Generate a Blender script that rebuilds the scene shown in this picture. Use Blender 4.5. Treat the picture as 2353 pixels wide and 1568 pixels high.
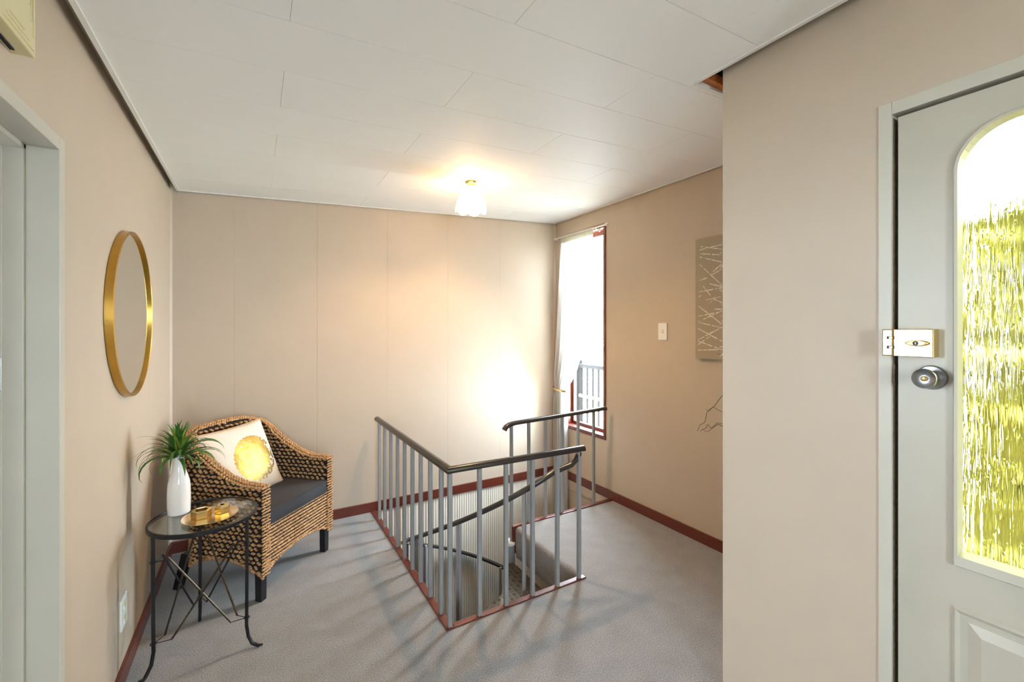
import bpy, bmesh, math, random
from mathutils import Vector, Matrix
from math import sin, cos, pi, radians as rad

# ------------------------------------------------------------------ scene, camera, world, light
for o in list(bpy.data.objects):
    bpy.data.objects.remove(o, do_unlink=True)
SC = bpy.context.scene
C = SC.collection
random.seed(7)

F_PX, YAW, CAM_H = 994.0, 0.5362, 1.45
cam_d = bpy.data.cameras.new('camera')
cam_d.sensor_width = 36.0
cam_d.lens = F_PX / 2353 * 36
cam_d.shift_y = -28.1 / 2353
cam_d.clip_start = 0.02
cam = bpy.data.objects.new('camera', cam_d)
C.objects.link(cam)
cam.location = (0, 0, CAM_H)
cam.rotation_euler = (pi / 2, 0, -YAW)
SC.camera = cam

W = bpy.data.worlds.new('overcast_sky')
SC.world = W
W.use_nodes = True
bg = W.node_tree.nodes['Background']
bg.inputs['Color'].default_value = (0.74, 0.88, 1.0, 1)
bg.inputs['Strength'].default_value = 52.0

sun_d = bpy.data.lights.new('sun_offscreen', 'SUN')
sun_d.energy = 440.0
sun_d.angle = rad(1.5)
sun_d.color = (1.0, .97, .92)
sun = bpy.data.objects.new('sun_offscreen', sun_d)
C.objects.link(sun)
sun.location = (8, 6, 14)
sun.rotation_euler = Vector((-.02, .45, .89)).to_track_quat('Z', 'Y').to_euler()


def portal(name, loc, rot, sx, sy):
    """sampling guide for the sky seen through a window opening; emits nothing itself"""
    l = bpy.data.lights.new(name, 'AREA')
    l.shape = 'RECTANGLE'
    l.size, l.size_y = sx, sy
    l.cycles.is_portal = True
    o = bpy.data.objects.new(name, l)
    C.objects.link(o)
    o.location = loc
    o.rotation_euler = rot
    return o


portal('window_portal', (2.735, 3.0925, 1.426), (0, pi / 2, 0), 1.852, .585)
portal('hall_window_portal_offscreen', (.015, -2.735, 1.5), (pi / 2, 0, 0), .53, 1.3)
portal('side_room_window_portal_offscreen', (-3.395, 1.85, 1.475), (0, -pi / 2, 0), 1.35, .54)

LAMP_POWER = 50.0
SC.view_settings.view_transform = 'Standard'
SC.view_settings.look = 'None'
SC.view_settings.gamma = 1.0
SC.view_settings.use_curve_mapping = False
SC.view_settings.exposure = 0.3


# ------------------------------------------------------------------ materials
def srgb(r, g, b):
    f = lambda v: (v / 255 / 12.92) if v / 255 <= .04045 else ((v / 255 + .055) / 1.055) ** 2.4
    return (f(r), f(g), f(b), 1)


def new_mat(name):
    m = bpy.data.materials.new(name)
    m.use_nodes = True
    nt = m.node_tree
    return m, nt, nt.nodes['Principled BSDF']


def node(nt, kind, **kw):
    n = nt.nodes.new(kind)
    for k, v in kw.items():
        if k in n.inputs:
            n.inputs[k].default_value = v
        else:
            setattr(n, k, v)
    return n


def mat(name, col, rough=.5, metal=0, noise=None, bump=None, spec=.5, coat=0, coord='Object'):
    """noise=(scale, amount, stretch)   bump=(scale, strength, distance, stretch)"""
    m, nt, p = new_mat(name)
    p.inputs['Base Color'].default_value = col
    p.inputs['Roughness'].default_value = rough
    p.inputs['Metallic'].default_value = metal
    p.inputs['Specular IOR Level'].default_value = spec
    p.inputs['Coat Weight'].default_value = coat
    tc = nt.nodes.new('ShaderNodeTexCoord')

    def ntex(scale, stretch, detail=3):
        mp = nt.nodes.new('ShaderNodeMapping')
        mp.inputs['Scale'].default_value = stretch
        nt.links.new(tc.outputs[coord], mp.inputs['Vector'])
        n = node(nt, 'ShaderNodeTexNoise', Scale=scale, Detail=detail)
        nt.links.new(mp.outputs[0], n.inputs['Vector'])
        return n
    if noise:
        n = ntex(noise[0], noise[2] if len(noise) > 2 else (1, 1, 1))
        mr = node(nt, 'ShaderNodeMapRange')
        mr.inputs['From Min'].default_value = .25
        mr.inputs['From Max'].default_value = .75
        mr.inputs['To Min'].default_value = 1 - noise[1]
        mr.inputs['To Max'].default_value = 1 + noise[1]
        nt.links.new(n.outputs['Fac'], mr.inputs['Value'])
        mx = node(nt, 'ShaderNodeVectorMath', operation='SCALE')
        mx.inputs[0].default_value = col[:3]
        nt.links.new(mr.outputs[0], mx.inputs['Scale'])
        nt.links.new(mx.outputs[0], p.inputs['Base Color'])
    if bump:
        n = ntex(bump[0], bump[3] if len(bump) > 3 else (1, 1, 1), 4)
        b = node(nt, 'ShaderNodeBump', Strength=bump[1], Distance=bump[2])
        nt.links.new(n.outputs['Fac'], b.inputs['Height'])
        nt.links.new(b.outputs[0], p.inputs['Normal'])
    return m


def clear_glass(name, tint, gloss=.08, rough=0.0):
    m, nt, p = new_mat(name)
    nt.nodes.remove(p)
    out = nt.nodes['Material Output']
    t = node(nt, 'ShaderNodeBsdfTransparent', Color=tint)
    g = node(nt, 'ShaderNodeBsdfGlossy', Color=(1, 1, 1, 1), Roughness=rough)
    fr = node(nt, 'ShaderNodeLayerWeight', Blend=.5)
    pw_ = node(nt, 'ShaderNodeMath', operation='POWER')
    pw_.inputs[1].default_value = 4.0
    nt.links.new(fr.outputs['Facing'], pw_.inputs[0])
    ad = node(nt, 'ShaderNodeMath', operation='MULTIPLY_ADD')
    ad.inputs[1].default_value = .55
    ad.inputs[2].default_value = gloss
    nt.links.new(pw_.outputs[0], ad.inputs[0])
    mx = nt.nodes.new('ShaderNodeMixShader')
    nt.links.new(ad.outputs[0], mx.inputs[0])
    nt.links.new(t.outputs[0], mx.inputs[1])
    nt.links.new(g.outputs[0], mx.inputs[2])
    nt.links.new(mx.outputs[0], out.inputs['Surface'])
    return m


M = {}
M['wall'] = mat('wall_paint', srgb(190, 174, 155), .55, noise=(6, .02), bump=(60, .12, .002, (1, 1, .08)))
M['lower_wall'] = mat('ribbed_board_paint', srgb(232, 226, 212), .5)
M['ceiling'] = mat('ceiling_white', srgb(246, 246, 246), .6, bump=(40, .04, .001))
M['ceil_trim'] = mat('ceiling_trim_white', srgb(236, 236, 232), .35)
M['plenum'] = mat('plenum_grey', srgb(120, 114, 104), .9)
M['frame'] = mat('door_frame_paint', srgb(192, 187, 174), .4, noise=(5, .03), bump=(50, .15, .002, (1, 1, .06)))
M['doorpaint'] = mat('door_paint', srgb(182, 176, 161), .38, noise=(7, .04), bump=(50, .12, .002, (1, 1, .06)))
M['worn'] = mat('worn_paint_edge', srgb(110, 92, 72), .6, noise=(60, .5))
M['wood'] = mat('red_brown_timber', srgb(98, 44, 31), .38, noise=(30, .22, (1, 1, 8)), coat=.15)
M['wood_raw'] = mat('orange_raw_timber', srgb(172, 98, 48), .7, noise=(40, .3))
M['rail'] = mat('dark_handrail_vinyl', srgb(52, 49, 48), .22)
M['grey_metal'] = mat('grey_painted_steel', srgb(150, 152, 154), .36, noise=(18, .07), spec=.6)
M['tread'] = mat('checker_plate_steel', srgb(112, 106, 98), .35, metal=.75, noise=(14, .15))
M['black_iron'] = mat('black_wrought_iron', srgb(40, 40, 44), .42, metal=.5, noise=(35, .3))
M['iron_worn'] = mat('worn_bronze_iron', srgb(84, 72, 58), .38, metal=.8, noise=(45, .45))
M['table_glass'] = clear_glass('grey_glass', (.80, .82, .80, 1), .05)
M['pane'] = clear_glass('window_pane', (.97, .98, .98, 1), .0)
M['gold'] = mat('brushed_gold', srgb(190, 150, 74), .3, metal=1, noise=(12, .08))
M['brass'] = mat('polished_brass', srgb(232, 206, 146), .2, metal=1)
M['gold_satin'] = mat('satin_gold_tray', srgb(240, 214, 176), .26, metal=1)
M['dark_metal'] = mat('dark_keyhole', srgb(40, 38, 40), .4, metal=.8)
M['chrome'] = mat('satin_nickel', srgb(150, 152, 156), .25, metal=1)
M['white_plastic'] = mat('white_plastic', srgb(236, 236, 232), .3)
M['cream_plastic'] = mat('cream_plastic', srgb(214, 202, 158), .35)
M['ceramic'] = mat('white_ceramic', srgb(238, 234, 232), .18, coat=.5)
M['leg_black'] = mat('black_lacquer_wood', srgb(26, 25, 28), .35)
M['weave_dark'] = mat('dark_weave_core', srgb(30, 24, 18), .9)
M['weave'] = mat('tan_seagrass_rope', srgb(186, 144, 98), .65, noise=(75, .5), bump=(220, .5, .002))
M['seat_fabric'] = mat('charcoal_fabric', srgb(52, 52, 56), .9, bump=(500, .3, .001))
M['canvas'] = mat('taupe_canvas', srgb(164, 152, 130), .85, bump=(400, .2, .001))
M['stroke'] = mat('white_brush_stroke', srgb(226, 220, 208), .7)
M['pencil'] = mat('grey_signature', srgb(110, 100, 86), .8)
M['twig'] = mat('dark_green_twig', srgb(58, 66, 50), .7)
M['leaf'] = mat('green_leaf', srgb(66, 108, 42), .4, noise=(16, .45), spec=.5)
M['leaf_y'] = mat('yellow_green_leaf', srgb(128, 150, 54), .4, noise=(16, .35), spec=.5)
M['tile'] = mat('lower_floor_vinyl', srgb(150, 146, 138), .6)
M['deck'] = mat('pale_deck', srgb(160, 160, 155), .8, noise=(6, .08))
M['deck_timber'] = mat('weathered_deck_timber', srgb(96, 92, 88), .85, noise=(6, .1))
M['fence'] = mat('dark_fence_steel', srgb(9, 9, 11), .7, spec=.1)
M['fence_wood'] = mat('tan_rail_timber', srgb(196, 160, 130), .6)
M['hedge'] = mat('hedge_green', srgb(104, 106, 52), .8, noise=(9, .6))
M['grass'] = mat('lawn', srgb(150, 150, 132), .9, noise=(8, .2))
M['mirror_back'] = mat('mirror_backing', srgb(60, 40, 24), .6)
M['silver'] = mat('mirror_silver', (.86, .87, .85, 1), .0, metal=1)
M['rod'] = mat('white_curtain_rod', srgb(228, 218, 206), .35)
M['glass_vase'] = mat('grey_floor_vase', srgb(120, 118, 112), .3)
M['bead'] = mat('black_gap', srgb(20, 20, 24), .8)


def carpet_mat():
    m, nt, p = new_mat('grey_carpet')
    p.inputs['Roughness'].default_value = .95
    p.inputs['Specular IOR Level'].default_value = .15
    p.inputs['Sheen Weight'].default_value = .25
    tc = nt.nodes.new('ShaderNodeTexCoord')
    n1 = node(nt, 'ShaderNodeTexNoise', Scale=260, Detail=2)
    n2 = node(nt, 'ShaderNodeTexNoise', Scale=9, Detail=3)
    for n in (n1, n2):
        nt.links.new(tc.outputs['Object'], n.inputs['Vector'])
    cr = nt.nodes.new('ShaderNodeValToRGB')
    cr.color_ramp.elements[0].position, cr.color_ramp.elements[0].color = .28, srgb(90, 87, 86)
    cr.color_ramp.elements[1].position, cr.color_ramp.elements[1].color = .72, srgb(174, 171, 171)
    nt.links.new(n1.outputs['Fac'], cr.inputs[0])
    mr = node(nt, 'ShaderNodeMapRange')
    for k, v in (('From Min', .3), ('From Max', .7), ('To Min', .92), ('To Max', 1.06)):
        mr.inputs[k].default_value = v
    nt.links.new(n2.outputs['Fac'], mr.inputs['Value'])
    mx = node(nt, 'ShaderNodeVectorMath', operation='SCALE')
    nt.links.new(cr.outputs[0], mx.inputs[0])
    nt.links.new(mr.outputs[0], mx.inputs['Scale'])
    nt.links.new(mx.outputs[0], p.inputs['Base Color'])
    b = node(nt, 'ShaderNodeBump', Strength=.6, Distance=.004)
    nt.links.new(n1.outputs['Fac'], b.inputs['Height'])
    nt.links.new(b.outputs[0], p.inputs['Normal'])
    return m


M['carpet'] = carpet_mat()


def amber_glass_mat():
    """yellow rain-textured cast glass"""
    m, nt, p = new_mat('amber_rain_glass')
    p.inputs['Base Color'].default_value = (.31, .285, .135, 1)
    p.inputs['Roughness'].default_value = .06
    p.inputs['Transmission Weight'].default_value = 1
    p.inputs['IOR'].default_value = 1.42
    tc = nt.nodes.new('ShaderNodeTexCoord')
    mp = nt.nodes.new('ShaderNodeMapping')
    mp.inputs['Scale'].default_value = (1, 1, .07)
    nt.links.new(tc.outputs['Object'], mp.inputs['Vector'])
    n1 = node(nt, 'ShaderNodeTexNoise', Scale=95, Detail=2, Distortion=.6)
    nt.links.new(mp.outputs[0], n1.inputs['Vector'])
    mp2 = nt.nodes.new('ShaderNodeMapping')
    mp2.inputs['Scale'].default_value = (1, 1, .45)
    nt.links.new(tc.outputs['Object'], mp2.inputs['Vector'])
    v = node(nt, 'ShaderNodeTexVoronoi', Scale=62)
    nt.links.new(mp2.outputs[0], v.inputs['Vector'])
    mr = node(nt, 'ShaderNodeMapRange')
    for k, val in (('From Min', 0.), ('From Max', .25), ('To Min', .5), ('To Max', 0.)):
        mr.inputs[k].default_value = val
    nt.links.new(v.outputs['Distance'], mr.inputs['Value'])
    ad = node(nt, 'ShaderNodeMath', operation='ADD')
    nt.links.new(n1.outputs['Fac'], ad.inputs[0])
    nt.links.new(mr.outputs[0], ad.inputs[1])
    b = node(nt, 'ShaderNodeBump', Strength=.38, Distance=.005)
    nt.links.new(ad.outputs[0], b.inputs['Height'])
    nt.links.new(b.outputs[0], p.inputs['Normal'])
    return m


M['amber'] = amber_glass_mat()


def sheer_mat(name, col, tr=.28, dif=.35):
    m, nt, p = new_mat(name)
    nt.nodes.remove(p)
    out = nt.nodes['Material Output']
    t = node(nt, 'ShaderNodeBsdfTransparent', Color=(1, 1, 1, 1))
    d = node(nt, 'ShaderNodeBsdfDiffuse', Color=col)
    l = node(nt, 'ShaderNodeBsdfTranslucent', Color=col)
    m1 = nt.nodes.new('ShaderNodeMixShader')
    m1.inputs[0].default_value = 1 - dif
    nt.links.new(d.outputs[0], m1.inputs[1])
    nt.links.new(l.outputs[0], m1.inputs[2])
    m2 = nt.nodes.new('ShaderNodeMixShader')
    m2.inputs[0].default_value = 1 - tr
    nt.links.new(t.outputs[0], m2.inputs[1])
    nt.links.new(m1.outputs[0], m2.inputs[2])
    nt.links.new(m2.outputs[0], out.inputs['Surface'])
    return m


M['sheer'] = sheer_mat('sheer_white_voile', (.72, .71, .69, 1), .08, .55)
M['heading'] = sheer_mat('gathered_cream_heading', (.46, .43, .34, 1), 0.0, .9)
M['lamp_glass'] = sheer_mat('frosted_petal_glass', (.97, .93, .84, 1), .25, .3)


def emit(name, col, s):
    m, nt, p = new_mat(name)
    p.inputs['Emission Color'].default_value = col
    p.inputs['Emission Strength'].default_value = s
    p.inputs['Base Color'].default_value = (1, 1, 1, 1)
    return m


M['bulb'] = emit('warm_bulb', (1, .80, .5, 1), 40)


def pillow_mat():
    """off-white cotton with a round gold-foil print, flecked at the middle, broken up at one side"""
    m, nt, p = new_mat('cushion_print')
    tc = nt.nodes.new('ShaderNodeTexCoord')
    sep = nt.nodes.new('ShaderNodeSeparateXYZ')
    nt.links.new(tc.outputs['Object'], sep.inputs[0])

    def math_(op, a, b=None):
        n = node(nt, 'ShaderNodeMath', operation=op)
        for i, v in enumerate((a, b)):
            if v is None:
                continue
            if isinstance(v, (int, float)):
                n.inputs[i].default_value = v
            else:
                nt.links.new(v, n.inputs[i])
        return n.outputs[0]
    x = math_('SUBTRACT', sep.outputs['X'], .045)
    z = math_('SUBTRACT', sep.outputs['Z'], -.012)
    r = math_('SQRT', math_('ADD', math_('MULTIPLY', x, x), math_('MULTIPLY', z, z)))
    ang = math_('ARCTAN2', z, x)
    wob = math_('MULTIPLY', math_('SINE', math_('MULTIPLY', ang, 34)), .0022)
    disc = math_('LESS_THAN', math_('ADD', r, wob), .140)
    vo = node(nt, 'ShaderNodeTexVoronoi', Scale=70)
    nt.links.new(tc.outputs['Object'], vo.inputs['Vector'])
    # crescent at the lower right, made of small flecks
    dx = math_('ADD', x, .028)
    dz = math_('SUBTRACT', z, .026)
    r2 = math_('SQRT', math_('ADD', math_('MULTIPLY', dx, dx), math_('MULTIPLY', dz, dz)))
    cres = math_('GREATER_THAN', r2, .134)
    fle = math_('LESS_THAN', vo.outputs['Distance'], .55)
    solid = math_('SUBTRACT', 1.0, cres)
    n2 = node(nt, 'ShaderNodeTexNoise', Scale=75, Detail=1)
    nt.links.new(tc.outputs['Object'], n2.inputs['Vector'])
    hole = math_('MULTIPLY', math_('LESS_THAN', n2.outputs['Fac'], .33), math_('GREATER_THAN', r, .045))
    solid = math_('MULTIPLY', solid, math_('SUBTRACT', 1.0, hole))
    fac = math_('MULTIPLY', disc, math_('MAXIMUM', solid, math_('MULTIPLY', cres, fle)))
    fac = math_('MULTIPLY', fac, math_('LESS_THAN', sep.outputs['Y'], 0.0))
    mx = node(nt, 'ShaderNodeMix', data_type='RGBA')
    mx.inputs['A'].default_value = srgb(226, 214, 200)
    mx.inputs['B'].default_value = srgb(164, 134, 66)
    nt.links.new(fac, mx.inputs['Factor'])
    nt.links.new(mx.outputs['Result'], p.inputs['Base Color'])
    nt.links.new(fac, p.inputs['Metallic'])
    rg = math_('SUBTRACT', .85, math_('MULTIPLY', fac, .48))
    nt.links.new(rg, p.inputs['Roughness'])
    n3 = node(nt, 'ShaderNodeTexNoise', Scale=14, Detail=3)
    nt.links.new(tc.outputs['Object'], n3.inputs['Vector'])
    b = node(nt, 'ShaderNodeBump', Strength=.5, Distance=.01)
    nt.links.new(n3.outputs['Fac'], b.inputs['Height'])
    nt.links.new(b.outputs[0], p.inputs['Normal'])
    return m


M['pillow'] = pillow_mat()
M['piping'] = mat('tan_cushion_piping', srgb(196, 150, 96), .7)


# ------------------------------------------------------------------ mesh helpers
class MB:
    def __init__(s):
        s.v, s.f, s.mi = [], [], []

    def quadstrip(s, rings, closed=True, cap=True, mi=0):
        base = len(s.v)
        n = len(rings[0])
        for r in rings:
            s.v += [tuple(p) for p in r]
        for i in range(len(rings) - 1):
            for j in range(n if closed else n - 1):
                k = (j + 1) % n
                s.f.append((base + i * n + j, base + i * n + k, base + (i + 1) * n + k, base + (i + 1) * n + j))
                s.mi.append(mi)
        if cap and closed:
            s.f.append(tuple(base + j for j in range(n))[::-1]); s.mi.append(mi)
            s.f.append(tuple(base + (len(rings) - 1) * n + j for j in range(n))); s.mi.append(mi)
        return s

    def box(s, a, b, mi=0):
        x0, y0, z0 = a
        x1, y1, z1 = b
        return s.quadstrip([[(x0, y0, z0), (x1, y0, z0), (x1, y1, z0), (x0, y1, z0)],
                            [(x0, y0, z1), (x1, y0, z1), (x1, y1, z1), (x0, y1, z1)]], mi=mi)

    def prism(s, poly, axis, a, b, mi=0):
        """poly: 2-D points; axis: index of the extrusion axis"""
        def P(p, t):
            q = [0, 0, 0]
            o = [i for i in range(3) if i != axis]
            q[o[0]], q[o[1]], q[axis] = p[0], p[1], t
            return tuple(q)
        return s.quadstrip([[P(p, a) for p in poly], [P(p, b) for p in poly]], mi=mi)

    def tube(s, path, r, n=10, mi=0, cap=True):
        rs = r if isinstance(r, (list, tuple)) else [r] * len(path)
        path = [Vector(p) for p in path]
        rings = []
        prev = None
        for i, p in enumerate(path):
            t = (path[min(i + 1, len(path) - 1)] - path[max(i - 1, 0)])
            t = t.normalized() if t.length > 1e-9 else Vector((0, 0, 1))
            if prev is None:
                u = t.orthogonal().normalized()
            else:
                u = (prev - t * prev.dot(t))
                u = u.normalized() if u.length > 1e-6 else t.orthogonal().normalized()
            prev = u
            w = t.cross(u)
            rings.append([p + (u * cos(2 * pi * k / n) + w * sin(2 * pi * k / n)) * rs[i] for k in range(n)])
        return s.quadstrip(rings, cap=cap, mi=mi)

    def sweep(s, path, prof, mi=0):
        """profile (side, up) swept along a path with mitred corners, up stays near z"""
        path = [Vector(p) for p in path]
        rings = []
        for i, p in enumerate(path):
            d0 = (p - path[i - 1]).normalized() if i else None
            d1 = (path[i + 1] - p).normalized() if i < len(path) - 1 else None
            d0 = d0 or d1
            d1 = d1 or d0
            t = (d0 + d1).normalized()
            side = t.cross(Vector((0, 0, 1))).normalized()
            up = side.cross(t)
            k = 1 / max(.35, t.dot(d1))
            rings.append([p + side * (a * k) + up * b for a, b in prof])
        return s.quadstrip(rings, mi=mi)

    def lathe(s, prof, n=32, c=(0, 0, 0), mi=0, axis=2, cap=True):
        rings = []
        for r, h in prof:
            ring = []
            for k in range(n):
                a = 2 * pi * k / n
                p = [r * cos(a), r * sin(a)]
                q = [0, 0, 0]
                o = [i for i in range(3) if i != axis]
                q[o[0]], q[o[1]], q[axis] = p[0] + c[o[0]], p[1] + c[o[1]], h + c[axis]
                ring.append(tuple(q))
            rings.append(ring)
        return s.quadstrip(rings, cap=cap, mi=mi)

    def mesh(s, name, mats, smooth=False, bevel=0):
        me = bpy.data.meshes.new(name)
        me.from_pydata(s.v, [], s.f)
        for m in (mats if isinstance(mats, (list, tuple)) else [mats]):
            me.materials.append(m)
        for p, i in zip(me.polygons, s.mi):
            p.material_index = i
        bm = bmesh.new()
        bm.from_mesh(me)
        bmesh.ops.recalc_face_normals(bm, faces=bm.faces)
        if bevel:
            ed = [e for e in bm.edges if len(e.link_faces) == 2 and e.calc_face_angle(0) > .6]
            bmesh.ops.bevel(bm, geom=ed, offset=bevel, segments=2, affect='EDGES', profile=.6)
        bm.to_mesh(me)
        bm.free()
        if smooth:
            me.polygons.foreach_set('use_smooth', [True] * len(me.polygons))
            try:
                me.set_sharp_from_angle(angle=rad(38))
            except Exception:
                pass
        return me

    def build(s, name, mats, parent=None, smooth=False, bevel=0):
        o = bpy.data.objects.new(name, s.mesh(name, mats, smooth, bevel))
        C.objects.link(o)
        if parent:
            o.parent = parent
        return o


def tag(o, label, cat=None, group=None, kind=None):
    o['label'] = label
    if cat:
        o['category'] = cat
    if group:
        o['group'] = group
    if kind:
        o['kind'] = kind
    return o


def thing(name, label, cat, loc=(0, 0, 0), rz=0, group=None, kind=None):
    o = bpy.data.objects.new(name, None)
    C.objects.link(o)
    o.location = loc
    o.rotation_euler = (0, 0, rz)
    o.empty_display_size = .05
    return tag(o, label, cat, group, kind)


def part(name, mesh, parent, loc=(0, 0, 0), rot=(0, 0, 0)):
    o = bpy.data.objects.new(name, mesh)
    C.objects.link(o)
    o.parent = parent
    o.location = loc
    o.rotation_euler = rot
    return o


def box(name, a, b, m, parent=None, bevel=0):
    return MB().box(a, b).build(name, m, parent, bevel=bevel)


# ------------------------------------------------------------------ pixel rays (2353 x 1568 frame)
_c, _s = cos(YAW), sin(YAW)


def ray(x, y):
    a, b = (x - 1176.5) / F_PX, -(y - 755.9) / F_PX
    return Vector((a * _c + _s, -a * _s + _c, b))


def on_x(x, y, X):
    d = ray(x, y)
    return Vector((0, 0, CAM_H)) + d * (X / d.x)


# ------------------------------------------------------------------ room dimensions
XL, XW, YB = -.47, 2.605, 3.52       # left wall, window wall, back wall
XP, YP = 1.594, 1.047                # entry wall face, its end
YS = -2.6                            # wall behind the viewpoint
TOP = 2.78
ceil = lambda x: 2.368 + .0534 * x

# ---- floor (carpet on slab with the stair opening cut out)
X0, Y0, X1, Y1 = .79, 1.94, 1.635, 2.70
fl = MB()
for a, b in (((XL - .14, YS), (XW, Y0)), ((XL - .14, Y0), (X0, YB))):
    fl.box((a[0], a[1], -.22), (b[0], b[1], 0))
# landing with a rounded nosing
R = .03
prof = [(XW, 0)] + [(X1 + R - R * sin(t), -R + R * cos(t)) for t in [i * pi / 12 for i in range(7)]] + [(X1, -.06), (X1 + .004, -.19), (X1 + .012, -.225), (X1 + .03, -.235), (XW, -.235)]
fl.quadstrip([[(p[0], Y0 - .001, p[1]) for p in prof], [(p[0], Y1 + .005, p[1]) for p in prof]])
floor = fl.build('floor', M['carpet'])
tag(floor, 'grey cut pile carpet floor around the stair opening', kind='structure')
lf = box('floor', (-2.2, -1.2, -2.72), (XW, YB, -2.6), M['tile'])
tag(lf, 'lower storey floor at the foot of the spiral stair', kind='structure')

# ---- ceiling: sloping planks
cl = MB()
cl.box((XL - .2, YS - .1, 2.62), (XW + .2, YB + .1, TOP))
ceiling = cl.build('ceiling', M['plenum'])
tag(ceiling, 'white sloping plank ceiling with a shadow gap along the walls', kind='structure')
XC0, XC1, YC1, XCN, YCN = -.435, 2.592, 3.508, 1.545, 1.128
rows = [1.163 + .2935 * k for k in range(-13, 8)] + [YC1]
g = .0004


def plank(x0, x1, y0, y1):
    m = MB()
    b = .0012
    lo = [(x0 + b + g, y0 + b + g), (x1 - b - g, y0 + b + g), (x1 - b - g, y1 - b - g), (x0 + b + g, y1 - b - g)]
    hi = [(x0 + g, y0 + g), (x1 - g, y0 + g), (x1 - g, y1 - g), (x0 + g, y1 - g)]
    m.quadstrip([[(x, y, ceil(x)) for x, y in lo], [(x, y, ceil(x) + b) for x, y in hi], [(x, y, ceil(x) + .012) for x, y in hi]])
    return m.build('ceiling_panel', M['ceiling'], ceiling)


for i in range(len(rows) - 1):
    y0, y1 = rows[i], rows[i + 1]
    offs = [.09 + 1.255 * k for k in range(-1, 4)] if (i - 13) % 2 == 0 else [.7 + 1.262 * k for k in range(-2, 4)]
    full = y0 >= YCN - .02
    xe = XC1 if full else XCN
    xs = [XC0] + [x for x in offs if XC0 + .02 < x < xe - .02] + [xe]
    for k in range(len(xs) - 1):
        plank(xs[k], xs[k + 1], y0, y1)
    if not full and y1 > YCN:      # the part of this row beyond the entry wall
        plank(XCN, XC1, YCN, y1)
edge = [(XC0, YS), (XC0, YC1), (XC1, YC1), (XC1, YCN), (XCN, YCN), (XCN, YS)]
for k in range(len(edge) - 1):
    (xa, ya), (xb, yb) = edge[k], edge[k + 1]
    w = .016
    nx, ny = (0, 0)
    m = MB()
    if abs(xa - xb) < 1e-6:
        s = 1 if k in (0,) else -1
        xi = xa + s * w
        l = [(min(xa, xi), min(ya, yb)), (max(xa, xi), min(ya, yb)), (max(xa, xi), max(ya, yb)), (min(xa, xi), max(ya, yb))]
    else:
        s = -1 if k == 1 else 1
        yi = ya + s * w
        l = [(min(xa, xb), min(ya, yi)), (max(xa, xb), min(ya, yi)), (max(xa, xb), max(ya, yi)), (min(xa, xb), max(ya, yi))]
    m.quadstrip([[(x, y, ceil(x) - .005) for x, y in l], [(x, y, ceil(x) + .016) for x, y in l]])
    m.build('edge_trim', M['ceil_trim'], ceiling)
box('bounce_filler', (XL, YS, 2.395), (XC0, YB, 2.44), M['wall'], ceiling)  # filler strip added to reflect light and lift the dark left gap
box('batten', (XCN + .012, YCN - .03, ceil(XCN) + .012), (XW, YCN - .004, ceil(XCN) + .045), M['wood_raw'], ceiling)

# ---- walls
# left wall with doorway (opening y .86-1.68, z 0-1.948)
DY0, DY1, DZ = .84, 1.68, 1.948
wl = MB()
e_ = .034
wl.box((XL - .14, DY1 + e_, 0), (XL, YB, TOP)).box((XL - .14, YS, 0), (XL, DY0 - e_, TOP)).box((XL - .14, DY0 - e_, DZ + e_), (XL, DY1 + e_, TOP))
tag(wl.build('wall_left', M['wall']), 'beige wall with the round mirror and a doorway', kind='structure')
# back wall as upright sheets over a backing
wb = MB().box((XL - .14, YB + .008, 0), (XW + .2, YB + .15, TOP)).build('wall_back', M['wall'])
tag(wb, 'beige sheeted wall behind the armchair and the stair opening', kind='structure')
seams = [XL, -.122, .40, .92, 1.44, 1.96, XW]
for a, b in zip(seams[:-1], seams[1:]):
    MB().box((a + .0004, YB, 0), (b - .0004, YB + .009, TOP)).build('wall_panel', M['wall'], wb)
# window wall
WY0, WY1, WZ0, WZ1 = 2.80, 3.385, .50, 2.352
ww = MB()
ww.box((XW, YP - .1, -2.6), (XW + .14, WY0, TOP)).box((XW, WY1, -2.6), (XW + .14, YB + .15, TOP))
ww.box((XW, WY0, -2.6), (XW + .14, WY1, WZ0)).box((XW, WY0, WZ1), (XW + .14, WY1, TOP))
tag(ww.build('wall_right', M['wall']), 'beige wall with the tall narrow window', kind='structure')
# entry wall: door opening y -.33 .. .517, z 0..2.073 ; returns to the window wall
EY0, EY1, EZ = -.335, .517, 2.073
we = MB()
e_ = .030
we.box((XP, EY1 + e_, 0), (XP + .12, YP, TOP)).box((XP, YS, 0), (XP + .12, EY0 - e_, TOP)).box((XP, EY0 - e_, EZ + e_), (XP + .12, EY1 + e_, TOP))
we.box((XP + .12, YP - .12, 0), (XW + .14, YP, TOP))
tag(we.build('wall_entry', M['wall']), 'beige entry wall beside the front door', kind='structure')
# wall behind the viewpoint with a wide window
ws = MB()
ws.box((XL - .14, YS - .14, 0), (XP + .12, YS, .85)).box((XL - .14, YS - .14, 2.15), (XP + .12, YS, TOP))
ws.box((XL - .14, YS - .14, .85), (-.25, YS, 2.15)).box((.28, YS - .14, .85), (XP + .12, YS, 2.15))
tag(ws.build('wall_front', M['wall']), 'beige hall wall with a window opposite the stair', kind='structure')
w3 = thing('window_3', 'hall window opposite the stair opening', None, kind='structure')
box('window_frame', (-.25, YS - .1, .85), (-.2, YS - .04, 2.15), M['wood'], w3)
box('window_frame', (.24, YS - .1, .85), (.28, YS - .04, 2.15), M['wood'], w3)
box('pane', (-.2, YS - .075, .85), (.24, YS - .07, 2.15), M['pane'], w3)
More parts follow.
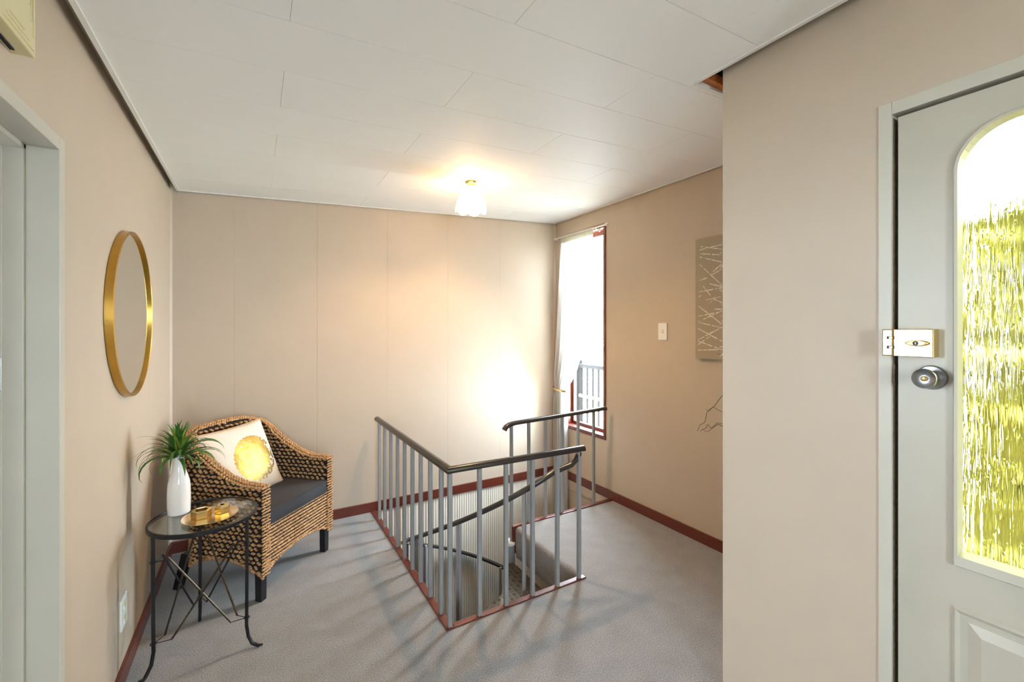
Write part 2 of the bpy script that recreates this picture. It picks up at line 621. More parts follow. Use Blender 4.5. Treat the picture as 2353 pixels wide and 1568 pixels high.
# the room beyond the left doorway
lr = MB()
AX = -3.3
lr.box((AX, 2.9, 0), (XL - .14, 3.0, 2.6)).box((AX, -.8, 0), (XL - .14, -.7, 2.6))
lr.box((AX - .1, -.8, 0), (AX, 3.0, .8)).box((AX - .1, -.8, 2.15), (AX, 3.0, 2.6)).box((AX - .1, -.8, .8), (AX, 1.58, 2.15)).box((AX - .1, 2.12, .8), (AX, 3.0, 2.15))
tag(lr.build('wall_side_room', M['wall']), 'pale walls of the room beyond the left doorway', kind='structure')
tag(box('ceiling', (AX - .1, -.8, 2.6), (XL - .14, 3.0, 2.7), M['ceiling']), 'white ceiling of the room beyond the left doorway', kind='structure')
tag(box('floor', (AX - .1, -.8, -.22), (XL - .14, 3.0, 0), M['carpet']), 'grey carpet of the room beyond the left doorway', kind='structure')
# lower storey shell
lo = MB()
lo.box((-2.3, -1.3, -2.6), (-2.2, YB, -.22)).box((-2.3, -1.3, -2.6), (XW, -1.2, -.22))
lo.box((-2.3, -1.3, -.3), (XL - .14, YB, -.22)).box((XW, -1.3, -2.6), (XW + .14, YP - .1, -.0))
tag(lo.build('wall_lower', M['lower_wall']), 'pale lower storey walls below the stair opening', kind='structure')
rib = MB()
n = int((XW + 2.2) / .011)
pts = []
for i in range(n + 1):
    x = -2.2 + i * (XW + 2.2) / n
    pts.append((x, YB - (.0035 if i % 2 else 0)))
poly = pts + [(XW, YB + .15), (-2.2, YB + .15)]
# ribbed sheeting, as narrow strips
ring = []
for zz in (-2.6, -.001):
    rib.v += [(x, y, zz) for x, y in pts]
for i in range(n):
    rib.f.append((i, i + 1, n + 1 + i + 1, n + 1 + i)); rib.mi.append(0)
rib.box((-2.2, YB + .004, -2.6), (XW, YB + .15, 0))
tag(rib.build('wall_stairwell', M['lower_wall']), 'cream vertically ribbed wall below the floor in the stair opening', kind='structure')
tag(box('trim_6', (XW - .012, Y1 + .03, -.085), (XW + .001, YB, -.001), M['wall']), 'beige ledge strip below the baseboard in the stairwell', kind='structure')

# ---- baseboards and stair kerbs
bh = .075
for nm, a, b, lb in (
        ('baseboard_left', (XL, DY1 + .038, 0), (XL + .014, YB, bh), 'red brown baseboard under the round mirror'),
        ('baseboard_back', (XL, YB - .014, 0), (XW, YB, bh), 'red brown baseboard along the sheeted back wall'),
        ('baseboard_right', (XW - .014, YP, 0), (XW, YB, bh), 'red brown baseboard under the tall window')):
    tag(box(nm, a, b, M['wood'], bevel=.003), lb, kind='structure')
for nm, a, b, lb in (
        ('trim_1', (X0, Y0, -.19), (X0 + .038, YB - .014, .008), 'red brown timber kerb along the stair opening by the armchair'),
        ('trim_2', (X0 + .038, Y0, -.19), (X1 + .02, Y0 + .034, .008), 'red brown timber kerb along the stair opening facing the entry'),
        ('trim_3', (X1 - .025, Y1, -.19), (XW - .014, Y1 + .036, .010), 'red brown timber kerb along the landing below the window')):
    tag(box(nm, a, b, M['wood'], bevel=.004), lb, kind='structure')
# corner beads
tag(MB().box((XW - .03, YB - .006, bh), (XW - .002, YB + .001, ceil(XW) + .02)).build('trim_4', M['wall'], bevel=.002), 'narrow cover strip in the corner by the window', kind='structure')
tag(MB().prism([(XL, YB), (XL + .012, YB), (XL, YB - .012)], 2, bh, ceil(XL) + .06).build('trim_5', M['wall']), 'pale corner bead above the armchair', kind='structure')

# ---- window 1
w1 = thing('window_1', 'tall narrow window with red brown timber frame beside the stair opening', None, kind='structure')
d = .125
box('window_frame', (XW - .008, WY0 - .006, WZ0 - .012), (XW + d, WY0 + .022, WZ1 + .012), M['wood'], w1, .002)
box('window_frame', (XW - .008, WY1 - .022, WZ0 - .012), (XW + d, WY1 + .006, WZ1 + .012), M['wood'], w1, .002)
box('window_frame', (XW - .008, WY0 + .022, WZ1 - .022), (XW + d, WY1 - .022, WZ1 + .012), M['wood'], w1, .002)
box('window_sill', (XW - .008, WY0 + .022, WZ0 - .012), (XW + d, WY1 - .022, WZ0 + .022), M['wood'], w1, .002)
xs = XW + .082
box('sash', (xs, WY0 + .022, WZ0 + .022), (xs + .03, WY0 + .03, WZ1 - .022), M['wood'], w1)
box('sash', (xs, WY1 - .05, WZ0 + .022), (xs + .03, WY1 - .022, WZ1 - .022), M['wood'], w1)
box('sash', (xs, WY0 + .03, WZ0 + .022), (xs + .03, WY1 - .05, WZ0 + .05), M['wood'], w1)
box('sash', (xs, WY0 + .03, WZ1 - .06), (xs + .03, WY1 - .05, WZ1 - .022), M['wood'], w1)
box('pane', (xs + .012, WY0 + .03, WZ0 + .05), (xs + .016, WY1 - .05, WZ1 - .06), M['pane'], w1)

# ---- left doorway lining
d2 = thing('door_2', 'pale painted doorway lining beside the round mirror', None, kind='structure')
box('jamb', (XL - .145, DY1, 0), (XL + .003, DY1 + .037, DZ + .037), M['frame'], d2, .002)
box('jamb', (XL - .145, DY0 - .037, 0), (XL + .003, DY0, DZ + .037), M['frame'], d2, .002)
box('head', (XL - .145, DY0, DZ), (XL + .003, DY1, DZ + .037), M['frame'], d2, .002)
box('door_stop', (XL - .105, DY1 - .014, 0), (XL - .063, DY1, DZ), M['frame'], d2, .002)
box('door_stop', (XL - .105, DY0, DZ - .014), (XL - .063, DY1, DZ), M['frame'], d2, .002)
sp = box('strike_plate', (XL - .14, DY1 - .0035, 1.285), (XL - .108, DY1, 1.375), M['chrome'], d2, .001)
box('strike_hole', (XL - .132, DY1 - .0045, 1.315), (XL - .115, DY1 - .002, 1.345), M['worn'], sp)

# ---- front door
d1 = thing('door_1', 'grey painted front door with an arched amber rain glass light', None, kind='structure')
box('door_jamb', (XP - .004, EY1 - .0, 0), (XP + .118, EY1 + .032, EZ + .037), M['frame'], d1, .002)
box('door_jamb', (XP - .004, EY0 - .032, 0), (XP + .118, EY0, EZ + .037), M['frame'], d1, .002)
box('door_head', (XP - .004, EY0, EZ), (XP + .118, EY1, EZ + .037), M['frame'], d1, .002)
box('rebate', (XP + .049, EY1 - .03, 0), (XP + .075, EY1, EZ), M['worn'], d1)
box('rebate', (XP + .049, EY0, EZ - .03), (XP + .075, EY1, EZ), M['worn'], d1)
box('rebate', (XP + .049, EY0, 0), (XP + .075, EY0 + .03, EZ), M['worn'], d1)
box('worn_edge', (XP + .006, EY1 - .0022, 0), (XP + .03, EY1, EZ - .01), M['worn'], d1)
box('strike_plate', (XP + .004, EY1 - .004, 1.285), (XP + .03, EY1, 1.345), M['worn'], d1)
LY0, LY1, LZ = EY0 + .004, .505, 2.062
xf, xb_ = XP + .006, XP + .046
gy0, gy1, gz0, gz1 = -.205, .383, .845, 1.982   # light opening
rr = .115


def arch(y0, y1, z0, z1, r, n=10):
    p = [(y0, z0), (y1, z0)]
    p += [(y1 - r + r * cos(t), z1 - r + r * sin(t)) for t in [pi / 2 * k / n for k in range(n + 1)]]
    p += [(y0 + r - r * sin(t), z1 - r + r * cos(t)) for t in [pi / 2 * k / n for k in range(n + 1)]]
    return p


lf_ = MB()
op = arch(gy0, gy1, gz0, gz1, rr)
ou = arch(LY0, LY1, 0.012, LZ, .0005)
nv = len(op)
for X in (xf, xb_):
    lf_.v += [(X, y, z) for y, z in op]
    lf_.v += [(X, y, z) for y, z in ou]
for k in range(nv):
    j = (k + 1) % nv
    lf_.f += [(nv + k, nv + j, j, k), (2 * nv + k, 2 * nv + j, 3 * nv + j, 3 * nv + k), (k, j, 2 * nv + j, 2 * nv + k), (nv + k, 3 * nv + k, 3 * nv + j, nv + j)]
    lf_.mi += [0, 0, 0, 0]
leaf = lf_.build('door_leaf', M['doorpaint'], d1)


def bead_ring(pa, pb, xa, xb, name, m, parent):
    q = MB()
    k_ = len(pa)
    q.quadstrip([[(xa, y, z) for y, z in pa], [(xb, y, z) for y, z in pb]], cap=False)
    return q.build(name, m, parent)


# bevelled glazing bead round the light
pa = arch(gy0 - .006, gy1 + .006, gz0 - .02, gz1 + .006, rr + .006)
pb = arch(gy0, gy1, gz0, gz1, rr)
bd = MB()
bd.quadstrip([[(xf - .001, y, z) for y, z in arch(gy0 - .008, gy1 + .008, gz0 - .024, gz1 + .008, rr + .008)],
              [(xf - .009, y, z) for y, z in arch(gy0 - .004, gy1 + .004, gz0 - .02, gz1 + .004, rr + .004)],
              [(xf - .006, y, z) for y, z in arch(gy0 + .002, gy1 - .002, gz0 + .004, gz1 - .002, rr - .002)],
              [(xf + .034, y, z) for y, z in arch(gy0 + .003, gy1 - .003, gz0 + .010, gz1 - .003, rr - .003)]], cap=False)
bd.build('glazing_bead', M['doorpaint'], d1, smooth=False)
pn = MB()
pn.prism(arch(gy0 + .002, gy1 - .002, gz0 + .004, gz1 - .002, rr - .002), 0, xf + .034, xf + .040)
pn.build('pane', M['amber'], d1)
# raised lower panel
py0, py1, pz0, pz1 = -.215, .392, .18, .713


def rect(i):
    return [(py0 + i, pz0 + i), (py1 - i, pz0 + i), (py1 - i, pz1 - i), (py0 + i, pz1 - i)]


rp = MB()
rp.quadstrip([[(xf - .0005, y, z) for y, z in rect(0)], [(xf - .006, y, z) for y, z in rect(.006)], [(xf + .003 - .004, y, z) for y, z in rect(.014)],
              [(xf + .008 - .008, y, z) for y, z in rect(.016)], [(xf - .001, y, z) for y, z in rect(.03)], [(xf - .008, y, z) for y, z in rect(.055)]])
rp.build('raised_panel', M['doorpaint'], d1)

# rim deadlock
lk = thing('rim_deadlock', 'polished brass rim deadlock on the front door above the knob', 'lock')
box('lock_case', (XP - .036, .418, 1.372), (XP + .007, .503, 1.449), M['brass'], lk, .0025)
kp = MB().box((XP - .034, .5035, 1.372), (XP - .002, .53, 1.449)).build('keeper', M['brass'], lk, bevel=.004)
for zz in (1.393, 1.42):
    box('keeper_slot', (XP - .0362, .500, zz), (XP - .030, .518, zz + .009), M['dark_metal'], lk)
    box('hinge_pin', (XP - .0368, .505, zz + .002), (XP - .030, .512, zz + .007), M['gold'], lk)
MB().lathe([(.0205, XP - .0385), (.0205, XP - .035)], 36, (0, .447, 1.4105), axis=0).build('turn_rose', M['brass'], lk, smooth=True)
tn = MB()
tn.quadstrip([[(XP - .037, .447 + a * k, 1.4105 + b * k) for a, b in [(.030 * cos(t) * (1 if cos(t) > 0 else .72), .0095 * sin(t)) for t in [2 * pi * q / 24 for q in range(24)]]] for k in (1,)] +
              [[(XP - .049, .447 + a * .92, 1.4105 + b * .85) for a, b in [(.030 * cos(t) * (1 if cos(t) > 0 else .72), .0095 * sin(t)) for t in [2 * pi * q / 24 for q in range(24)]]]])
turn = tn.build('thumb_turn', M['brass'], lk, smooth=True, bevel=.0012)
MB().lathe([(.0062, XP - .0505), (.0062, XP - .048)], 24, (0, .451, 1.4105), axis=0).build('key_barrel', M['dark_metal'], turn, smooth=True)
box('keyhole', (XP - .0512, .450, 1.408), (XP - .050, .4512, 1.4135), M['gold'], turn)
# door knob
kb = thing('door_knob', 'round satin nickel door knob below the deadlock', 'door knob')
MB().lathe([(.033, XP + .006), (.033, XP + .001), (.030, XP - .003), (.016, XP - .005), (.0135, XP - .010)], 40, (0, .432, 1.3165), axis=0).build('rosette', M['chrome'], kb, smooth=True)
MB().lathe([(.0135, XP - .008), (.014, XP - .022), (.020, XP - .034), (.0255, XP - .046), (.0265, XP - .054), (.0252, XP - .057), (.021, XP - .055), (.010, XP - .0525), (.0075, XP - .0525)], 40, (0, .432, 1.3165), axis=0).build('knob', M['chrome'], kb, smooth=True)
MB().lathe([(.0075, XP - .052), (.0075, XP - .0565), (.006, XP - .0575)], 24, (0, .432, 1.3165), axis=0).build('lock_button', M['brass'], kb, smooth=True)

# ------------------------------------------------------------------ guard railings
RAILZ = .752
prof_rail = [(-.021, -.012), (.021, -.012), (.0225, -.006), (.0215, .003), (.017, .010), (.009, .0145), (0, .016), (-.009, .0145), (-.017, .010), (-.0215, .003), (-.0225, -.006)]


def baluster(parent, x, y, z0, z1, a=.0205):
    m = MB().box((-a / 2, -a / 2, 0), (a / 2, a / 2, z1 - z0)).mesh('baluster', M['grey_metal'], bevel=.0022)
    return part('baluster', m, parent, (x, y, z0))


rl = thing('stair_railing', 'grey steel railing with dark handrail turning the corner of the stair opening', 'railing')
MB().sweep([(.812, 3.405, RAILZ + .004), (.812, 1.957, RAILZ + .014), (1.648, 1.957, RAILZ + .002)], prof_rail).build('handrail', M['rail'], rl, smooth=True)
for y in (3.335, 3.178, 3.016, 2.85, 2.693, 2.535, 2.385, 2.228, 2.068, 1.957):
    baluster(rl, .812, y, -.02, RAILZ - .004)
for x in (.972, 1.126, 1.292, 1.458, 1.614):
    baluster(rl, x, 1.957, -.02, RAILZ - .006)
rf = thing('stair_railing', 'short grey steel railing with dark handrail in front of the tall window', 'railing')
fr = [(1.548, 2.722, RAILZ - .036), (1.565, 2.722, RAILZ - .014), (1.595, 2.722, RAILZ), (1.64, 2.722, RAILZ + .006), (2.53, 2.722, RAILZ + .03)]
MB().sweep(fr, prof_rail).build('handrail', M['rail'], rf, smooth=True)
for k, x in enumerate((1.612, 1.763, 1.916, 2.076, 2.236, 2.40)):
    baluster(rf, x, 2.722, -.12 if k == 0 else -.01, RAILZ - .008 + .026 * (x - 1.6) / .9)

# ------------------------------------------------------------------ spiral staircase
SCX, SCY = 1.605, 2.735
st = thing('spiral_staircase', 'grey steel spiral staircase with checker plate treads going down through the floor', 'staircase', (SCX, SCY, -2.6))
ZB = 2.6
MB().lathe([(.04, 0), (.04, ZB - .125)], 28).build('column', M['grey_metal'], st, smooth=True)
MB().lathe([(.043, ZB - .125), (.043, ZB - .108), (.036, ZB - .102)], 28).build('column_cap', M['white_plastic'], st, smooth=True)
RISE, STEP, R_T = .207, rad(30), .735


def tread_mesh():
    m = MB()
    a0, a1 = rad(2), -STEP - rad(5)
    k = 8
    pts = [(.036 * cos(a0), .036 * sin(a0))] + [(R_T * cos(a0 + (a1 - a0) * i / k), R_T * sin(a0 + (a1 - a0) * i / k)) for i in range(k + 1)] + [(.036 * cos(a1), .036 * sin(a1))]
    m.prism(pts, 2, -.005, 0)
    # folded edges
    for a in (a0, a1):
        q = [(.05 * cos(a), .05 * sin(a)), (R_T * cos(a), R_T * sin(a))]
        nx, ny = -sin(a) * .003, cos(a) * .003
        m.quadstrip([[(q[0][0] - nx, q[0][1] - ny, -.035), (q[1][0] - nx, q[1][1] - ny, -.035), (q[1][0] + nx, q[1][1] + ny, -.035), (q[0][0] + nx, q[0][1] + ny, -.035)],
                     [(q[0][0] - nx, q[0][1] - ny, .001), (q[1][0] - nx, q[1][1] - ny, .001), (q[1][0] + nx, q[1][1] + ny, .001), (q[0][0] + nx, q[0][1] + ny, .001)]])
    # raised checker dashes, five in a row, turned in alternate cells
    cell = .034
    for i in range(-2, 24):
        for j in range(-18, 6):
            cx, cy = i * cell, j * cell
            r, t = math.hypot(cx, cy), math.atan2(cy, cx)
            if not (.07 < r < R_T - .02) or not (a1 + .03 < t < a0 - .02):
                continue
            for b in range(4):
                o = (b - 1.5) * .0072
                if (i + j) % 2:
                    m.box((cx - .011, cy + o - .0014, 0), (cx + .011, cy + o + .0014, .0016))
                else:
                    m.box((cx + o - .0014, cy - .011, 0), (cx + o + .0014, cy + .011, .0016))
    return m.mesh('tread', M['tread'])


tm = tread_mesh()
post = MB().box((-.011, -.011, 0), (.011, .011, 1)).mesh('baluster', M['grey_metal'])
A0 = rad(-92)
RH = .755


def rail_z(ang):      # ang: degrees turned from the start
    return .700 - .208 * ang / 30


NT = 11
for k in range(NT):
    t = part('tread', tm, st, (0, 0, ZB - RISE * (k + 1) - .04), (0, 0, A0 - STEP * k))
    ang = 30 * k + 22
    a = A0 - rad(ang)
    z0 = ZB - RISE * (k + 1) - .075
    z1 = ZB + rail_z(ang)
    p = part('baluster', post, st, ((R_T - .0) * cos(a), (R_T - .0) * sin(a), z0), (0, 0, a))
    p.scale = (1, 1, z1 - z0)
hp = [(1.585 - SCX + .035, 1.965 - SCY, ZB + .738), (.012, 1.966 - SCY, ZB + .722), (-.008, 1.97 - SCY, ZB + .690), (-.035, 1.978 - SCY, ZB + .664)]
for q in range(2, 76):
    ang = 4.5 * q
    a = A0 - rad(ang)
    hp.append((RH * cos(a), RH * sin(a), ZB + rail_z(ang)))
prof_s = [(-.018, -.011), (.018, -.011), (.0195, -.004), (.017, .006), (.009, .012), (0, .0135), (-.009, .012), (-.017, .006), (-.0195, -.004)]
MB().sweep(hp, prof_s).build('handrail', M['rail'], st, smooth=True)

# ------------------------------------------------------------------ wall things
# round mirror
mr = thing('round_mirror', 'round wall mirror with a deep gold frame', 'mirror', (XL, 2.447, 1.513))
mm = MB()
mm.lathe([(.352, .001), (.352, .026), (.345, .028), (.343, .026), (.343, .016)], 96, axis=0, cap=False)
mm.build('frame', M['gold'], mr, smooth=True)
MB().lathe([(.344, .012), (.344, .0165)], 96, axis=0).build('mirror_glass', M['silver'], mr)
MB().lathe([(.350, .0005), (.350, .010)], 64, axis=0).build('backing', M['mirror_back'], mr)
# light switch
sw = thing('light_switch', 'white upright light switch on the wall beside the tall window', 'light switch', (XW, 2.187, 1.43))
box('plate', (-.009, -.039, -.063), (0, .039, .063), M['white_plastic'], sw, .003)
rk = box('rocker_frame', (-.0105, -.012, -.012), (-.008, .012, .012), M['cream_plastic'], sw, .001)
box('rocker', (-.0135, -.008, -.007), (-.010, .008, .007), M['white_plastic'], rk, .001)
# power outlet
pt = thing('power_outlet', 'white power outlet low on the wall behind the side table', 'outlet', (XL, 2.352, .285))
box('plate', (0, -.045, -.062), (.008, .045, .062), M['white_plastic'], pt, .003)
for zz in (-.028, .028):
    box('socket', (.008, -.017, zz - .017), (.010, .017, zz + .017), M['cream_plastic'], pt, .001)
    box('switch', (.009, -.034, zz - .008), (.014, -.024, zz + .008), M['white_plastic'], pt, .001)
# chime box above the doorway
cb = thing('chime_box', 'cream plastic chime box with ribbed corners above the doorway', 'door chime', (XL, 1.407, 2.067))
box('cover', (0, -.19, 0), (.039, 0, .215), M['cream_plastic'], cb, .003)
for k in range(3):
    e = .011 + .011 * k
    box('rib', (.0385, -.15 + .012 * k, e), (.0405, -e - .012 * k, e + .0045), M['cream_plastic'], cb)
    box('rib', (.0385, -e - .0045, e + .03 + .02 * k), (.0405, -e, .20 - .01 * k), M['cream_plastic'], cb)
box('slot', (.006, -.17, -.0025), (.014, -.025, .003), M['bead'], cb)
# canvas
cvx = XW - .034
cv = thing('wall_art', 'taupe canvas with white criss-cross brush strokes', 'painting', (XW, 1.66, 1.652))
box('canvas', (-.034, -.23, -.402), (0, .23, .402), M['canvas'], cv, .003)
S = [((170, 252), (318, 270)), ((165, 276), (318, 238)), ((172, 300), (312, 308)), ((165, 322), (318, 356)), ((165, 370), (318, 512)), ((235, 440), (318, 365)),
     ((240, 445), (318, 402)), ((162, 556), (318, 527)), ((222, 498), (318, 520)), ((210, 610), (318, 585)), ((232, 632), (272, 590)), ((246, 598), (318, 625)), ((160, 650), (318, 772)),
     ((160, 752), (318, 682)), ((158, 718), (300, 690)), ((160, 758), (318, 796)), ((158, 800), (318, 886)), ((156, 876), (318, 790)), ((158, 884), (318, 942)), ((156, 908), (240, 850)), ((157, 944), (318, 940)),
     ((190, 515), (240, 580)), ((165, 480), (220, 460)), ((270, 670), (318, 672)), ((285, 690), (318, 722)), ((162, 590), (180, 576))]
st_m = MB()
rs = random.Random(3)


def stroke(pa, pb, w):
    v = pb - pa
    n_ = max(3, int(v.length / .012))
    nr = Vector((0, -v.z, v.y)).normalized()
    prev = None
    for i in range(n_ + 1):
        t = i / n_
        ww_ = w * (.35 + .9 * rs.random()) * (1.25 - abs(t - .5))
        p = pa + v * t
        cur = (p + nr * ww_, p - nr * ww_)
        if prev and rs.random() > .12:
            b = len(st_m.v)
            st_m.v += [tuple(q) for q in (prev[0], prev[1], cur[1], cur[0])]
            st_m.f.append((b, b + 1, b + 2, b + 3)); st_m.mi.append(0)
        prev = cur


for a, b in S:
    pa = on_x(1550 + a[0] / 2.905, 480 + a[1] / 2.905, cvx) - Vector((XW, 1.66, 1.652))
    pb = on_x(1550 + b[0] / 2.905, 480 + b[1] / 2.905, cvx) - Vector((XW, 1.66, 1.652))
    pa.x = pb.x = -.0343
    pa.y = min(pa.y, .227)
    stroke(pa, pb, .0032)
for k in range(34):
    y, z = rs.uniform(-.22, .03), rs.uniform(-.35, .36)
    an, L = rs.choice((-1, 1)) * rs.uniform(.15, .75), rs.uniform(.06, .2)
    pa = Vector((-.0343, y, z))
    pb = Vector((-.0343, max(-.225, min(.05, y + L * cos(an))), max(-.38, min(.38, z + L * sin(an)))))
    stroke(pa, pb, .0032)
st_m.build('painted_stroke', M['stroke'], cv)['kind'] = 'stuff'
sg = MB()
q0 = on_x(1550 + 283 / 2.905, 480 + 970 / 2.905, cvx) - Vector((XW, 1.66, 1.652))
sg.box((-.0345, q0.y - .035, q0.z - .002), (-.0338, q0.y, q0.z + .002))
sg.build('signature', M['pencil'], cv)

# vase of curly twigs behind the entry wall's end
tv = thing('floor_vase', 'tall grey floor vase standing behind the entry wall', 'vase', (2.2, 1.27, 0))
MB().lathe([(.07, 0), (.09, .02), (.105, .2), (.09, .4), (.055, .52), (.05, .58), (.058, .6), (.05, .6), (.042, .56), (.04, .4)], 36, cap=True).build('body', M['glass_vase'], tv, smooth=True)
tw = thing('curly_twigs', 'thin dark curly twigs leaning out beside the canvas', 'twigs', (2.2, 1.27, .3))


def twig(pxs, r=.0022):
    p = [on_x(x, y, 2.2) - Vector((2.2, 1.27, .3)) for x, y in pxs]
    sm = []
    for i in range(len(p) - 1):
        p0, p1, p2, p3 = p[max(i - 1, 0)], p[i], p[i + 1], p[min(i + 2, len(p) - 1)]
        for k in range(5):
            t = k / 5
            sm.append(.5 * ((2 * p1) + (p2 - p0) * t + (2 * p0 - 5 * p1 + 4 * p2 - p3) * t * t + (3 * p1 - p0 - 3 * p2 + p3) * t ** 3))
    sm.append(p[-1])
    MB().tube(sm, [r * (1 - .5 * i / len(sm)) for i in range(len(sm))], 6).build('twig', M['twig'], tw, smooth=True)


base = (1735, 1240)
twig([base, (1732, 1100), (1720, 1000), (1700, 930), (1680, 900), (1660, 910), (1648, 925), (1640, 935), (1630, 942), (1624, 950), (1621, 965), (1618, 972), (1608, 978), (1604, 988), (1601, 991)])
twig([base, (1738, 1120), (1725, 1040), (1700, 990), (1675, 985), (1660, 980), (1650, 976), (1640, 982), (1634, 984), (1626, 976), (1622, 984), (1614, 988), (1609, 991)])
twig([(1690, 960), (1675, 952), (1658, 946), (1646, 940), (1638, 936), (1630, 945), (1622, 941)], .0016)
twig([(1680, 975), (1660, 974), (1648, 973), (1640, 980), (1630, 990), (1622, 992), (1615, 986)], .0016)
twig([(1700, 930), (1720, 870), (1700, 820), (1730, 790), (1715, 750)])
twig([base, (1745, 1100), (1760, 980), (1745, 900), (1765, 840), (1750, 780)])

# ------------------------------------------------------------------ curtain
RODX, RODZ = 2.562, 2.338
cr = thing('curtain_rod', 'thin white curtain rod above the tall window', 'curtain rod', (RODX, 3.105, RODZ))
MB().tube([(0, -.345, 0), (0, .345, 0)], .0075, 12).build('rod', M['rod'], cr, smooth=True)
for sg_ in (-1, 1):
    MB().lathe([(.004, .345 * 1), (.011, .350), (.0135, .362), (.010, .376), (.003, .382)], 16, axis=1).build('finial', M['rod'], cr, smooth=True).scale = (1, sg_, 1)
for yy in (-.23, .33):
    bk = MB().tube([(0, yy, 0), (0, yy, -.014), (.02, yy, -.022), (XW - RODX, yy, -.01)], .004, 8)
    bk.box((XW - RODX - .003, yy - .009, -.035), (XW - RODX, yy + .009, .012))
    bk.build('bracket', M['rod'], cr)
ct = thing('sheer_curtain', 'sheer white curtain drawn to one side with a gold tieback', 'curtain')
key = [  # z, y_left, y_right, fold depth
    (2.362, 3.375, 2.885, .006), (2.338, 3.375, 2.885, .008), (2.30, 3.368, 2.885, .010), (2.26, 3.370, 2.89, .014), (2.0, 3.385, 2.91, .022), (1.69, 3.410, 2.955, .026), (1.4, 3.43, 3.005, .026),
    (1.2, 3.448, 3.052, .026), (1.05, 3.462, 3.115, .026), (.95, 3.478, 3.185, .026), (.90, 3.488, 3.235, .026), (.862, 3.494, 3.262, .024), (.82, 3.496, 3.262, .026), (.7, 3.502, 3.252, .03),
    (.45, 3.506, 3.248, .032), (.1, 3.507, 3.246, .03), (-.3, 3.507, 3.245, .03), (-.62, 3.507, 3.245, .03)]
key = [(z_, min(3.508, a_ * 1.0125), b_ * 1.0125, d_ * .85) for z_, a_, b_, d_ in key]


def lerp_key(z):
    for a, b in zip(key[:-1], key[1:]):
        if b[0] <= z <= a[0]:
            t = (a[0] - z) / (a[0] - b[0])
            t = t * t * (3 - 2 * t) if 0 else t
            return [a[i] + (b[i] - a[i]) * t for i in range(1, 4)]
    return list(key[-1][1:])


cm = MB()
NC, NR = 120, 74
rc = random.Random(11)
ph = [rc.uniform(-.8, .8) for _ in range(12)]
for r in range(NR + 1):
    z = 2.362 + (-.62 - 2.362) * (r / NR)
    if r == 0:
        z = 2.362
    yl, yr, dp = lerp_key(z)
    gath = max(0, min(1, (z - 2.2) / .12))
    for k in range(NC + 1):
        u = k / NC
        w1_ = sin(2 * pi * (7 * u) + ph[0] + .5 * sin(5 * u + z))
        w2_ = sin(2 * pi * (13 * u + ph[1]) + 1.1 * z)
        w3_ = sin(2 * pi * 24 * u)
        x = 2.570 + dp * ((.75 * w1_ + .35 * w2_) * (1 - gath) + gath * w3_ * .9)
        # pinch at the tieback
        pin = math.exp(-((z - .86) / .07) ** 2)
        x = x * (1 - .75 * pin) + 2.572 * .75 * pin
        uu = u + .012 * w2_ * (1 - gath)
        uu = max(0, min(1, uu))
        cm.v.append((x, yl + (yr - yl) * uu, z))
for r in range(NR):
    for k in range(NC):
        a = r * (NC + 1) + k
        cm.f.append((a, a + 1, a + NC + 2, a + NC + 1)); cm.mi.append(1 if r < 2 else 0)
cm.build('cloth', [M['sheer'], M['heading']], ct, smooth=True)
tb = MB()
tbp = [(2.585, 3.512, .877)] + [(2.548 + .045 * sin(t), 3.378 + .132 * cos(t), .866 - .013 * (1 - cos(t)) / 2) for t in [pi * k / 20 + pi for k in range(-2, 21)]]
tbp = [(XW - .002, 3.514, .874), (2.585, 3.514, .872)] + [(2.568 - .045 * sin(t), 3.405 + .108 * cos(t), .862 - .006 * (1 - cos(t))) for t in [pi * k / 18 for k in range(1, 18)]]
tb.sweep(tbp, [(-.002, -.009), (.002, -.009), (.004, 0), (.002, .009), (-.002, .009), (-.004, 0)])
tb.build('tieback', M['brass'], ct, smooth=False)

# ------------------------------------------------------------------ ceiling light
LX, LY = 1.241, 2.622
LZ0 = ceil(LX)
cl_ = thing('ceiling_light', 'small ceiling light with a frosted petal glass shade and gold collar', 'ceiling light', (LX, LY, LZ0))
MB().lathe([(.039, .004), (.041, -.006), (.036, -.013), (.030, -.018), (.029, -.030), (.033, -.034), (.031, -.036)], 40).build('collar', M['brass'], cl_, smooth=True)
sh = MB()
NA, NZ = 96, 18
for i in range(NZ + 1):
    t = i / NZ
    for k in range(NA):
        a = 2 * pi * k / NA
        lob = abs(cos(3.5 * a))            # seven petals
        r = .030 + (.103 - .030) * (sin(t * pi / 2 * .98) ** .85)
        r *= 1 + .055 * t * lob - .02 * t
        zb = -.036 - t * (.150 + .022 * lob * t)
        sh.v.append((r * cos(a), r * sin(a), zb))
for i in range(NZ):
    for k in range(NA):
        j = (k + 1) % NA
        sh.f.append((i * NA + k, i * NA + j, (i + 1) * NA + j, (i + 1) * NA + k)); sh.mi.append(0)
shade = sh.build('shade', M['lamp_glass'], cl_, smooth=True)
md = shade.modifiers.new('thick', 'SOLIDIFY')
md.thickness = .002
rim = []
for k in range(NA + 1):
    a = 2 * pi * k / NA
    lob = abs(cos(3.5 * a))
    r = .030 + (.103 - .030) * (sin(pi / 2 * .98) ** .85)
    r *= 1 + .055 * lob - .02
    rim.append((r * cos(a), r * sin(a), -.036 - (.150 + .022 * lob)))
MB().tube(rim, .0014, 6, cap=False).build('rim', M['gold'], shade, smooth=True)
for k in range(14):
    a = 2 * pi * (k + .25 + (.5 if k % 2 else 0)) / 14
    MB().lathe([(.001, -.004), (.0035, 0), (.001, .005)], 8, (.1035 * cos(a), .1035 * sin(a), -.182)).build('bead', M['gold'], shade, smooth=True)
MB().lathe([(.004, -.045), (.013, -.05), (.015, -.062), (.026, -.085), (.030, -.105), (.026, -.125), (.014, -.136), (.003, -.139)], 24).build('bulb', M['bulb'], cl_, smooth=True)
